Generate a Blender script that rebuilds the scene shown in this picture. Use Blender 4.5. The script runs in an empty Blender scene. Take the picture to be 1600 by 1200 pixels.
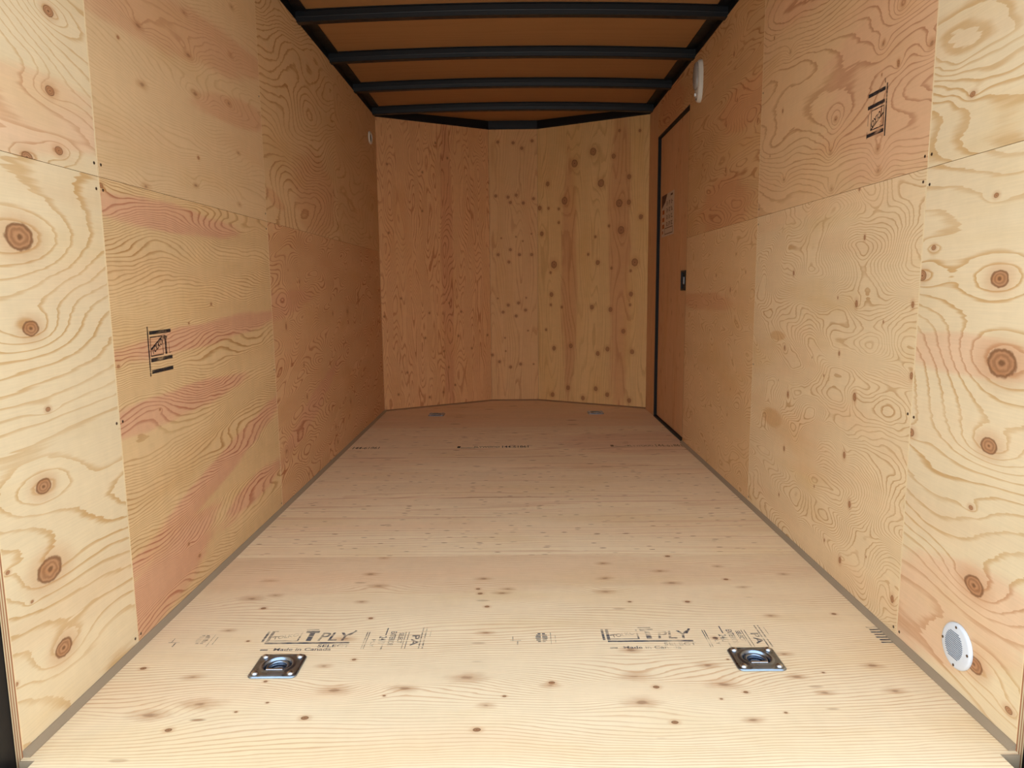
import bpy, bmesh, math, random
from mathutils import Matrix, Vector
random.seed(7)
S = bpy.context.scene
COL = S.collection

# ------------------------------------------------------------------ camera
H, D, DR, DN = 2.1714, 5.342, 5.358, 5.808      # wall height, depth of the left / right corner and of the nose
NA, NB = -.194, .193
YR = 1.31                                       # rear end of the side walls
yaw, pitch, roll = -.0048, .1357, -.0099
cy, sy, cp, sp, cr, sr = (math.cos(yaw), math.sin(yaw), math.cos(pitch), math.sin(pitch), math.cos(roll), math.sin(roll))
Rv = Vector((cy, -sy, 0)); Fv = Vector((cp*sy, cp*cy, -sp)); Uv = Vector((sp*sy, sp*cy, cp))
R2 = cr*Rv + sr*Uv; U2 = -sr*Rv + cr*Uv
cam = bpy.data.cameras.new('camera'); co = bpy.data.objects.new('camera', cam); COL.objects.link(co)
M = Matrix.Identity(4)
for i in range(3):
    M[i][0] = R2[i]; M[i][1] = U2[i]; M[i][2] = -Fv[i]
M.translation = (.002, 0, .9321)
co.matrix_world = M
cam.sensor_fit = 'HORIZONTAL'; cam.sensor_width = 36; cam.lens = 36*1104.36/1600; cam.clip_start = .01
S.camera = co

# ------------------------------------------------------------------ light
S.view_settings.view_transform = 'Standard'; S.view_settings.look = 'None'
S.view_settings.gamma = 1; S.view_settings.use_curve_mapping = False
S.view_settings.exposure = 0.95
w = bpy.data.worlds.new('sky'); S.world = w; w.use_nodes = True
nt = w.node_tree; bg = nt.nodes['Background']
tc = nt.nodes.new('ShaderNodeTexCoord'); sx = nt.nodes.new('ShaderNodeSeparateXYZ'); rp = nt.nodes.new('ShaderNodeValToRGB')
nt.links.new(tc.outputs['Generated'], sx.inputs[0]); nt.links.new(sx.outputs[2], rp.inputs[0]); nt.links.new(rp.outputs[0], bg.inputs[0])
rp.color_ramp.elements[0].position = 0; rp.color_ramp.elements[0].color = (.95, .97, 1, 1)
rp.color_ramp.elements[1].position = .7; rp.color_ramp.elements[1].color = (.72, .88, 1, 1)
bg.inputs[1].default_value = 1.5
# high sun behind the nose of the trailer: it lights the ground outside the open rear, not the inside
sn = bpy.data.lights.new('sun', 'SUN'); sn.energy = 1.6; sn.angle = math.radians(1); sn.color = (1, .96, .9)
so = bpy.data.objects.new('sun', sn); COL.objects.link(so)
so.rotation_euler = (math.radians(-32), 0, math.radians(8))

# ------------------------------------------------------------------ object helpers
def place(o, parent=None):
    COL.objects.link(o)
    if parent is not None: o.parent = parent
    return o
def mesh_obj(name, bm, mat, parent=None, smooth=False):
    me = bpy.data.meshes.new(name); bmesh.ops.recalc_face_normals(bm, faces=bm.faces)
    if smooth:
        for f in bm.faces: f.smooth = True
    bm.to_mesh(me); bm.free()
    for m in (mat if isinstance(mat, (list, tuple)) else [mat]): me.materials.append(m)
    o = bpy.data.objects.new(name, me)
    return place(o, parent)
def empty(name, loc=(0, 0, 0), parent=None):
    o = bpy.data.objects.new(name, None); o.location = loc; o.empty_display_size = .05
    return place(o, parent)
def tag(o, label=None, cat=None, group=None, kind=None):
    if label: o['label'] = label
    if cat: o['category'] = cat
    if group: o['group'] = group
    if kind: o['kind'] = kind
    return o
def box(bm, x0, x1, y0, y1, z0, z1, mi=0):
    v = [bm.verts.new(p) for p in ((x0,y0,z0),(x1,y0,z0),(x1,y1,z0),(x0,y1,z0),(x0,y0,z1),(x1,y0,z1),(x1,y1,z1),(x0,y1,z1))]
    for q in ((0,3,2,1),(4,5,6,7),(0,1,5,4),(1,2,6,5),(2,3,7,6),(3,0,4,7)):
        f = bm.faces.new([v[i] for i in q]); f.material_index = mi
def bevel(bm, w, seg=2):
    bmesh.ops.bevel(bm, geom=list(bm.edges), offset=w, segments=seg, profile=.5, affect='EDGES', clamp_overlap=True)
def prism(bm, prof, P, A, B, L, mi=0):
    """extrude the 2D profile (in axes A, B from P) along vector L"""
    a = [bm.verts.new(P + A*x + B*y) for x, y in prof]; b = [bm.verts.new(v.co + L) for v in a]
    n = len(prof)
    bm.faces.new(a).material_index = mi; bm.faces.new(b[::-1]).material_index = mi
    for i in range(n): bm.faces.new((a[i], a[(i+1) % n], b[(i+1) % n], b[i])).material_index = mi
def lathe(bm, prof, n=32, C=Vector((0,0,0))):
    """revolve [(r, z)...] about local z"""
    rings = []
    for r, z in prof:
        if r < 1e-6: rings.append([bm.verts.new(C + Vector((0,0,z)))])
        else: rings.append([bm.verts.new(C + Vector((r*math.cos(2*math.pi*k/n), r*math.sin(2*math.pi*k/n), z))) for k in range(n)])
    for a, b in zip(rings, rings[1:]):
        for k in range(n):
            k2 = (k+1) % n
            if len(a) == 1 and len(b) == 1: continue
            if len(a) == 1: bm.faces.new((a[0], b[k], b[k2]))
            elif len(b) == 1: bm.faces.new((a[k], b[0], a[k2]))
            else: bm.faces.new((a[k], b[k], b[k2], a[k2]))

# ------------------------------------------------------------------ node shorthand
def lin(c):
    return tuple((x/255/12.92 if x/255 <= .04045 else ((x/255+.055)/1.055)**2.4) for x in c) + (1,)
class V:
    def __init__(s, nt, sock): s.nt, s.s = nt, sock
    def _m(s, op, b=None, c=None, clamp=False):
        n = s.nt.nodes.new('ShaderNodeMath'); n.operation = op; n.use_clamp = clamp
        for i, x in enumerate((s, b, c)):
            if x is None: continue
            if isinstance(x, V): s.nt.links.new(x.s, n.inputs[i])
            else: n.inputs[i].default_value = x
        return V(s.nt, n.outputs[0])
    def __add__(s, o): return s._m('ADD', o)
    __radd__ = __add__
    def __sub__(s, o): return s._m('SUBTRACT', o)
    def __rsub__(s, o): return s._m('MULTIPLY', -1.)._m('ADD', o)
    def __mul__(s, o): return s._m('MULTIPLY', o)
    __rmul__ = __mul__
    def __truediv__(s, o): return s._m('DIVIDE', o)
    def pw(s, o): return s._m('POWER', o)
    def mn(s, o): return s._m('MINIMUM', o)
    def mx(s, o): return s._m('MAXIMUM', o)
    def _inv(s):
        n = s.nt.nodes.new('ShaderNodeMath'); n.operation = 'DIVIDE'; n.inputs[0].default_value = 1.; s.nt.links.new(s.s, n.inputs[1]); return V(s.nt, n.outputs[0])
    def fract(s): return s._m('FRACT')
    def sqrt(s): return s._m('SQRT')
    def sin(s): return s._m('SINE')
    def absv(s): return s._m('ABSOLUTE')
    def clamp(s): return s._m('ADD', 0., clamp=True)
    def step(s, a, b):                      # smoothstep; a may exceed b (falling edge)
        n = s.nt.nodes.new('ShaderNodeMapRange'); n.interpolation_type = 'SMOOTHSTEP'
        s.nt.links.new(s.s, n.inputs[0])
        if a < b: vals = (a, b, 0, 1)
        else: vals = (b, a, 1, 0)
        for i, x in enumerate(vals): n.inputs[i+1].default_value = x
        return V(s.nt, n.outputs[0])
def noise(nt, x, y, z, detail=0, rough=.5, scale=1.):
    c = nt.nodes.new('ShaderNodeCombineXYZ')
    for i, q in enumerate((x, y, z)):
        if isinstance(q, V): nt.links.new(q.s, c.inputs[i])
        else: c.inputs[i].default_value = q
    n = nt.nodes.new('ShaderNodeTexNoise'); n.inputs['Scale'].default_value = scale
    n.inputs['Detail'].default_value = detail; n.inputs['Roughness'].default_value = rough
    nt.links.new(c.outputs[0], n.inputs['Vector'])
    return V(nt, n.outputs[0])
def mixc(nt, fac, a, b):
    n = nt.nodes.new('ShaderNodeMix'); n.data_type = 'RGBA'
    if isinstance(fac, V): nt.links.new(fac.s, n.inputs[0])
    else: n.inputs[0].default_value = fac
    for i, x in ((6, a), (7, b)):
        if isinstance(x, tuple): n.inputs[i].default_value = x
        else: nt.links.new(x, n.inputs[i])
    return n.outputs[2]
def new_mat(name, color=(200,200,200), rough=.5, metal=0., spec=.5):
    m = bpy.data.materials.new(name); m.use_nodes = True
    b = m.node_tree.nodes['Principled BSDF']
    b.inputs['Base Color'].default_value = lin(color); b.inputs['Roughness'].default_value = rough
    b.inputs['Metallic'].default_value = metal; b.inputs['Specular IOR Level'].default_value = spec
    return m
def flat_mat(name, color, rough=.5, metal=0., spec=.5, var=.12, sc=30.):
    """plain colour with a procedural unevenness in tone and gloss"""
    m = new_mat(name, color, rough, metal, spec); nt = m.node_tree; b = nt.nodes['Principled BSDF']
    tc = nt.nodes.new('ShaderNodeTexCoord'); n = nt.nodes.new('ShaderNodeTexNoise')
    n.inputs['Scale'].default_value = sc; n.inputs['Detail'].default_value = 3
    nt.links.new(tc.outputs['Object'], n.inputs['Vector'])
    f = V(nt, n.outputs[0]); c = lin(color)
    nt.links.new(mixc(nt, f, tuple(x*(1-var) for x in c[:3]) + (1,), tuple(min(1, x*(1+var)) for x in c[:3]) + (1,)), b.inputs['Base Color'])
    r = f*.2 + (rough-.1)
    nt.links.new(r.s, b.inputs['Roughness'])
    return m

# ------------------------------------------------------------------ plywood
LIFT = .30
def lift(c, k): return tuple(a*(1-k) + b*k for a, b in zip(c, (240,220,192)))
def ply_mat(name, seed=0, base=(225,195,148), line=(186,138,82), red=(206,152,112), redline=(170,104,66),
            su=1.1, sv=3.2, A=1., slope=1.4, tilt=0., N=9., wid=.3, soft=.0, lstr=.85, warp=.03, wu=2.5, wv=7.,
            knots=(), kb=.35, asp=1.5, spread=3.2, patches=(), redamt=.85, pins=0., pinsc=(14., 45.), edge=0., size=(1., 1.), fib=.07, blotch=.1,
            kcol=(136,92,60), faint=9., jag=.38, k_lift=LIFT, wig=.35, mott=.06, tint=.35, kscale=1.):
    base, line, red, redline = lift(base, k_lift), lift(line, k_lift*.4), lift(red, k_lift), lift(redline, k_lift*.4)
    m = new_mat(name, rough=.62, spec=.22); nt = m.node_tree; b = nt.nodes['Principled BSDF']
    tc = nt.nodes.new('ShaderNodeTexCoord'); sp_ = nt.nodes.new('ShaderNodeSeparateXYZ')
    nt.links.new(tc.outputs['Object'], sp_.inputs[0])
    u, v = V(nt, sp_.outputs[0]), V(nt, sp_.outputs[1])
    wn = noise(nt, u*wu, v*wv, seed+.37, 2.5, .55)
    wn2 = noise(nt, u*wu*4, v*wv*3.2, seed+5.1, 1)
    vv = v + u*tilt + (wn-.5)*(2*warp) + (wn2-.5)*(wig*warp)
    f = vv*slope + (noise(nt, u*su, vv*sv, seed+11.3, 1.2, .42)-.5)*(2*A)
    dmin = None; bs = None
    sorted_k = sorted(knots, key=lambda k: -k[2]); fmin = None
    for i, (ku, kv, kr) in enumerate(sorted_k):
        if kr < faint: kr = kr*kscale
        dx = (u-ku)*(1/(kr*asp)); dy = (v-kv)*(1/kr)
        d2 = dx*dx + dy*dy
        if kr >= faint: d2b = dx*dx*.3 + dy*dy*.8; fmin = d2b if fmin is None else fmin.mn(d2b)
        else: dmin = d2 if dmin is None else dmin.mn(d2)
        if i < 11 and kb > 0:               # the grain runs round the larger knots
            g_ = (dx*dx*.35 + dy*dy)*(.8/spread**2)+1.; g = (g_*g_)._inv()*(kb*min(1.5, kr/.012)*(1 if i % 2 else -1 if slope > 3 else 1))
            bs = g if bs is None else bs + g
    if bs is not None: f = f + bs
    fr = (f*N + (noise(nt, u*7., v*95., seed+15., 2)-.5)*jag + (noise(nt, u*.9, v*1.7, seed+17., 0)-.5)*1.2).fract()
    L = fr.step(1-wid-soft, 1.-.25*wid)*fr.step(1.0, .965)
    L2 = L*(noise(nt, u*2.2, v*9., seed+21.7, 2)-.5)._m('MULTIPLY_ADD', 1.5, .72).clamp()*lstr
    # heartwood / tinted veneer patches: (u, v, ru, rv, angle)
    pm = None
    pn = (noise(nt, u*2.2, v*16., seed+31., 4, .65)-.5)*2.0
    for (pu, pv, ru, rv, an) in patches:
        ca, sa = math.cos(an), math.sin(an)
        du, dv = u-pu, v-pv
        a_ = (du*ca + dv*sa)*(1/ru); b_ = (dv*ca - du*sa)*(1/rv)
        dd = (a_*a_ + b_*b_ + pn).step(1.3, .55)
        pm = dd if pm is None else pm.mx(dd)
    bc = lin(base)
    if pm is not None:
        pm = pm*redamt
        c = mixc(nt, pm, bc, lin(red)); lc = mixc(nt, pm, lin(line), lin(redline))
    else: c = bc; lc = lin(line)
    # veneer is never one colour: slow drifts to ochre and to rose, and cloudy mottling across the grain
    if tint > 0:
        t1 = noise(nt, u*1.2, v*4.2, seed+91., 3, .6).step(.48, .72)*tint
        t2 = noise(nt, u*.9, v*5.5, seed+95., 2, .6).step(.5, .74)*(tint*.8)
        oc = lift(tuple(x*y for x, y in zip(base, (.95,.9,.78))), 0); ro = tuple(x*y for x, y in zip(base, (.985,.9,.86)))
        c = mixc(nt, t1, c, lin(oc)); c = mixc(nt, t2, c, lin(ro))
    # slow tone changes and fibre
    bl = noise(nt, u*1.6, v*6., seed+41., 3)
    fb = noise(nt, u*9., v*260., seed+51., 2, .6)
    c = mixc(nt, L2.clamp(), c, lc)
    mo = noise(nt, u*26., v*13., seed+55., 3, .6)
    tone = (bl-.5)*(2*blotch) + (fb-.5)*(2*fib) + (mo-.5)*(2*mott) + 1.
    if pins > 0:
        cb = nt.nodes.new('ShaderNodeCombineXYZ')
        jit = noise(nt, u*3, v*3, seed+3., 1)
        for i, q in enumerate((u*pinsc[0], v*pinsc[1])): nt.links.new(q.s, cb.inputs[i])
        cb.inputs[2].default_value = seed
        vo = nt.nodes.new('ShaderNodeTexVoronoi'); vo.inputs['Scale'].default_value = 1.; vo.inputs['Randomness'].default_value = 1.
        vo.voronoi_dimensions = '3D'; nt.links.new(cb.outputs[0], vo.inputs['Vector'])
        sc = nt.nodes.new('ShaderNodeSeparateColor'); nt.links.new(vo.outputs['Color'], sc.inputs[0])
        pick = V(nt, sc.outputs[0]).step(1-pins, 1-pins+.02)
        pin = V(nt, vo.outputs['Distance']).step(.26, .12)*pick*(V(nt, sc.outputs[1])*.6+.3)
        c = mixc(nt, pin, c, lin((134,78,38)))
    if dmin is not None:
        dk = dmin.sqrt() + (noise(nt, u*60, v*60, seed+61., 2)-.5)*.35
        halo = dk.step(2.8, .8)*.38
        core = dk.step(1.12, .92)
        ring = ((dk*14.).sin()*.5+.5)*dk.step(1.05, .9)*.55
        rim = dk.step(.72, .9)*dk.step(1.12, .98)*.5
        kc = lin(kcol); kd = tuple(x*.5 for x in kc[:3]) + (1,)
        kl = tuple(min(1, x*1.9) for x in kc[:3]) + (1,)
        c = mixc(nt, halo, c, lin((190,128,78)))
        c = mixc(nt, core*.75, c, kl)
        c = mixc(nt, (ring*core).clamp(), c, kc)
        c = mixc(nt, (rim + dk.step(.3, .05)*.6).clamp(), c, kd)
    if fmin is not None:                    # overgrown knots: a soft brownish smear with a small eye
        df = fmin.sqrt() + (noise(nt, u*22, v*60, seed+81., 3)-.5)*1.1
        c = mixc(nt, df.step(1.5, .1)*.5, c, lin((178,122,78)))
        c = mixc(nt, df.step(.42, .05)*.5, c, lin((120,78,50)))
    if edge > 0:                            # splintered pale lip along the two ends of the sheet
        e = (u.mn(size[0]*1.-u) + (noise(nt, v*70, 0., seed+71., 2)-.5)*.004).step(edge, edge*.5)
        c = mixc(nt, e*.85, c, lin((240,214,170)))
    mul = nt.nodes.new('ShaderNodeVectorMath'); mul.operation = 'SCALE'
    nt.links.new(c if not isinstance(c, tuple) else c, mul.inputs[0]); nt.links.new(tone.s, mul.inputs['Scale'])
    nt.links.new(mul.outputs[0], b.inputs['Base Color'])
    bp = nt.nodes.new('ShaderNodeBump'); bp.inputs['Strength'].default_value = .12; bp.inputs['Distance'].default_value = .001
    hgt = fb*.8 + L2*.6
    nt.links.new(hgt.s, bp.inputs['Height']); nt.links.new(bp.outputs[0], b.inputs['Normal'])
    return m

FR = {  # local frames: x along the grain, y across, z = the normal into the trailer
    'L': lambda u0, v0: Matrix(((0,0,1,-1),(1,0,0,u0),(0,1,0,v0),(0,0,0,1))),
    'R': lambda u0, v0: Matrix(((0,0,1,1),(1,0,0,u0),(0,1,0,v0),(0,0,0,1))),   # normal points outwards here
    'F': lambda u0, v0: Matrix(((1,0,0,u0),(0,1,0,v0),(0,0,1,0),(0,0,0,1))),
}
def rects(u0, u1, v0, v1, holes):
    us = sorted({u0, u1, *[h[0] for h in holes], *[h[1] for h in holes]})
    vs = sorted({v0, v1, *[h[2] for h in holes], *[h[3] for h in holes]})
    for a, b in zip(us, us[1:]):
        for c, d in zip(vs, vs[1:]):
            m = ((a+b)/2, (c+d)/2)
            if not any(h[0] < m[0] < h[1] and h[2] < m[1] < h[3] for h in holes): yield a, b, c, d
def sheet(parent, frame, u0, u1, v0, v1, mat, th=.012, out=-1, holes=(), name='plywood_sheet', g=.0006, mats=None):
    """one plywood sheet; front face on local z = 0, thickness towards out*z"""
    Mx = frame if isinstance(frame, Matrix) else FR[frame](0, 0)
    bm = bmesh.new(); z0, z1 = (0, th) if out > 0 else (-th, 0)
    hs = [(h[0]-u0, h[1]-u0, h[2]-v0, h[3]-v0) for h in holes]
    for a, b, c, d in rects(g, u1-u0-g, g, v1-v0-g, hs): box(bm, a, b, c, d, z0, z1)
    bmesh.ops.remove_doubles(bm, verts=bm.verts, dist=1e-5)
    o = mesh_obj(name, bm, mat, parent)
    o.matrix_world = Mx @ Matrix.Translation((u0, v0, 0))
    return o

# ------------------------------------------------------------------ other materials
black = flat_mat('black_painted_steel', (11,14,19), .45, 0, .4)
seal = flat_mat('black_rubber', (14,14,15), .6, 0, .3)
grey = flat_mat('grey_trim_vinyl', (158,138,114), .6, 0, .3, .06)
zinc = flat_mat('zinc_plated_steel', (150,165,185), .3, 1., .5, .25, 60)
bolt_m = flat_mat('bright_zinc_bolt', (190,190,192), .3, 1., .5, .1, 200)
white = flat_mat('white_plastic', (222,226,232), .4, 0, .4, .03)
cream = flat_mat('off_white_plastic', (215,208,196), .45, 0, .4, .03)
lens_m = flat_mat('frosted_lens', (150,140,132), .25, 0, .5, .05)
screw_m = flat_mat('steel_screw', (120,105,90), .4, 1., .5, .1, 300)
slot_m = flat_mat('dark_slot', (128,136,148), .6, 0, .2)
hole_m = flat_mat('dark_recess', (60,52,50), .6, 0, .2)
paper = flat_mat('printed_paper', (206,184,160), .6, 0, .2, .05)
print_m = flat_mat('print_brown', (92,58,40), .6, 0, .2)
print_o = flat_mat('print_orange', (170,92,40), .6, 0, .2)
concrete = flat_mat('concrete', (178,172,162), .85, 0, .2, .1, 3)
endply = None
def endply_mat():
    m = new_mat('plywood_end_grain', rough=.7, spec=.2); nt = m.node_tree; b = nt.nodes['Principled BSDF']
    tc = nt.nodes.new('ShaderNodeTexCoord'); s = nt.nodes.new('ShaderNodeSeparateXYZ'); nt.links.new(tc.outputs['Object'], s.inputs[0])
    x, z = V(nt, s.outputs[0]), V(nt, s.outputs[2])
    lay = ((x*(1/.0048)).fract()-.5).absv().step(.18, .3)
    n = noise(nt, x*400, z*20, 2., 2)
    c = mixc(nt, lay, lin((232,206,160)), lin((176,120,84)))
    c = mixc(nt, n*.4, c, lin((150,100,70)))
    nt.links.new(c, b.inputs['Base Color']); return m
endply = endply_mat()
def ink_mat(name, color, cover=.8, wear=.5, sc=60.):
    m = new_mat(name, color, .6, 0, .2); nt = m.node_tree; b = nt.nodes['Principled BSDF']
    tc = nt.nodes.new('ShaderNodeTexCoord'); n = nt.nodes.new('ShaderNodeTexNoise'); n.inputs['Scale'].default_value = sc
    n.inputs['Detail'].default_value = 4; n.inputs['Roughness'].default_value = .7
    mp = nt.nodes.new('ShaderNodeMapping'); mp.inputs['Scale'].default_value = (.35, 1.6, 1)
    nt.links.new(tc.outputs['Object'], mp.inputs[0]); nt.links.new(mp.outputs[0], n.inputs['Vector'])
    n2 = nt.nodes.new('ShaderNodeTexNoise'); n2.inputs['Scale'].default_value = 11.; nt.links.new(tc.outputs['Object'], n2.inputs['Vector'])
    f = (V(nt, n.outputs[0])*.6 + V(nt, n2.outputs[0])*.6).step(wear-.12, wear+.16)*cover
    nt.links.new(f.s, b.inputs['Alpha']); return m
ink_dark = ink_mat('black_stamp_ink', (38,36,40), .88, .475)
ink_blue = ink_mat('worn_blue_grey_stamp_ink', (62,72,92), .78, .555)
ink_brown = ink_mat('faint_brown_stamp_ink', (80,48,30), .75, .53)

# ------------------------------------------------------------------ stamps
def text_polys(body, shear=0., offset=0.):
    cu = bpy.data.curves.new('t', 'FONT'); cu.body = body; cu.size = 1.; cu.shear = shear; cu.offset = offset; cu.resolution_u = 4
    o = bpy.data.objects.new('t', cu); COL.objects.link(o)
    dg = bpy.context.evaluated_depsgraph_get(); me = o.evaluated_get(dg).to_mesh()
    vs = [tuple(v.co[:2]) for v in me.vertices]; fs = [tuple(p.vertices) for p in me.polygons]
    o.evaluated_get(dg).to_mesh_clear(); bpy.data.objects.remove(o); bpy.data.curves.remove(cu)
    x0 = min(v[0] for v in vs); x1 = max(v[0] for v in vs); y0 = min(v[1] for v in vs); y1 = max(v[1] for v in vs)
    return [((x-x0)/(x1-x0), (y-y0)/(y1-y0)) for x, y in vs], fs
class Stamp:
    """flat ink marks in a 2D frame (a, b) mapped by fn to the surface"""
    def __init__(s, fn): s.bm = bmesh.new(); s.fn = fn; s.k = 0
    def poly(s, pts):
        try: s.bm.faces.new([s.bm.verts.new((*s.fn(*p), 0)) for p in pts])
        except ValueError: pass
    def rect(s, a0, a1, b0, b1): s.poly([(a0,b0),(a1,b0),(a1,b1),(a0,b1)])
    def seg(s, a0, b0, a1, b1, w):
        d = math.hypot(a1-a0, b1-b0); nx, ny = -(b1-b0)/d*w/2, (a1-a0)/d*w/2
        s.poly([(a0-nx,b0-ny),(a1-nx,b1-ny),(a1+nx,b1+ny),(a0+nx,b0+ny)])
    def frame(s, a0, a1, b0, b1, w):
        s.rect(a0,a1,b0,b0+w); s.rect(a0,a1,b1-w,b1); s.rect(a0,a0+w,b0+w,b1-w); s.rect(a1-w,a1,b0+w,b1-w)
    def text(s, body, P, X, Y, offset=0.):
        """text box: origin P, reading vector X (full length), up vector Y (cap height)"""
        vs, fs = text_polys(body, 0, offset)
        vv = [s.bm.verts.new((*s.fn(P[0]+X[0]*x+Y[0]*y, P[1]+X[1]*x+Y[1]*y), 0)) for x, y in vs]
        for f in fs:
            try: s.bm.faces.new([vv[i] for i in f])
            except ValueError: pass
    def done(s, mat, parent, z=.0004, name='ink_stamp', label=None):
        for v in s.bm.verts: v.co.z = z
        bm = s.bm; me = bpy.data.meshes.new(name); bm.to_mesh(me); bm.free(); me.materials.append(mat)
        o = bpy.data.objects.new(name, me); place(o, parent)      # in the sheet's own frame
        if label: o['label'] = label
        return o
def mill_mark(fn, L=.148, T=.137, keep=.9):
    """a: across (m), b: down (m). Boxed word on a diagonal between black bars beside a long rule"""
    s = Stamp(fn); X = lambda q: q*L; Y = lambda q: q*T
    s.rect(0, X(.04), 0, Y(1))
    for b0, b1, k in ((.095,.165,1.),(.645,.72,1.),(.88,.955,1.)):
        s.rect(X(.075), X(keep*k), Y(b0), Y(b1))
    a0, a1, b0, b1 = X(.085), X(.56), Y(.21), Y(.61)
    s.frame(a0, a1, b0, b1, .003)
    s.seg(a0, Y(.47), a1, Y(.22), .0042)
    dx, dy = (a1-a0)*.84, -Y(.20)
    s.text('TOLKO', (a0+.009, Y(.585)), (dx, dy), (-.003, -.0185), .03)
    return s
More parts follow.
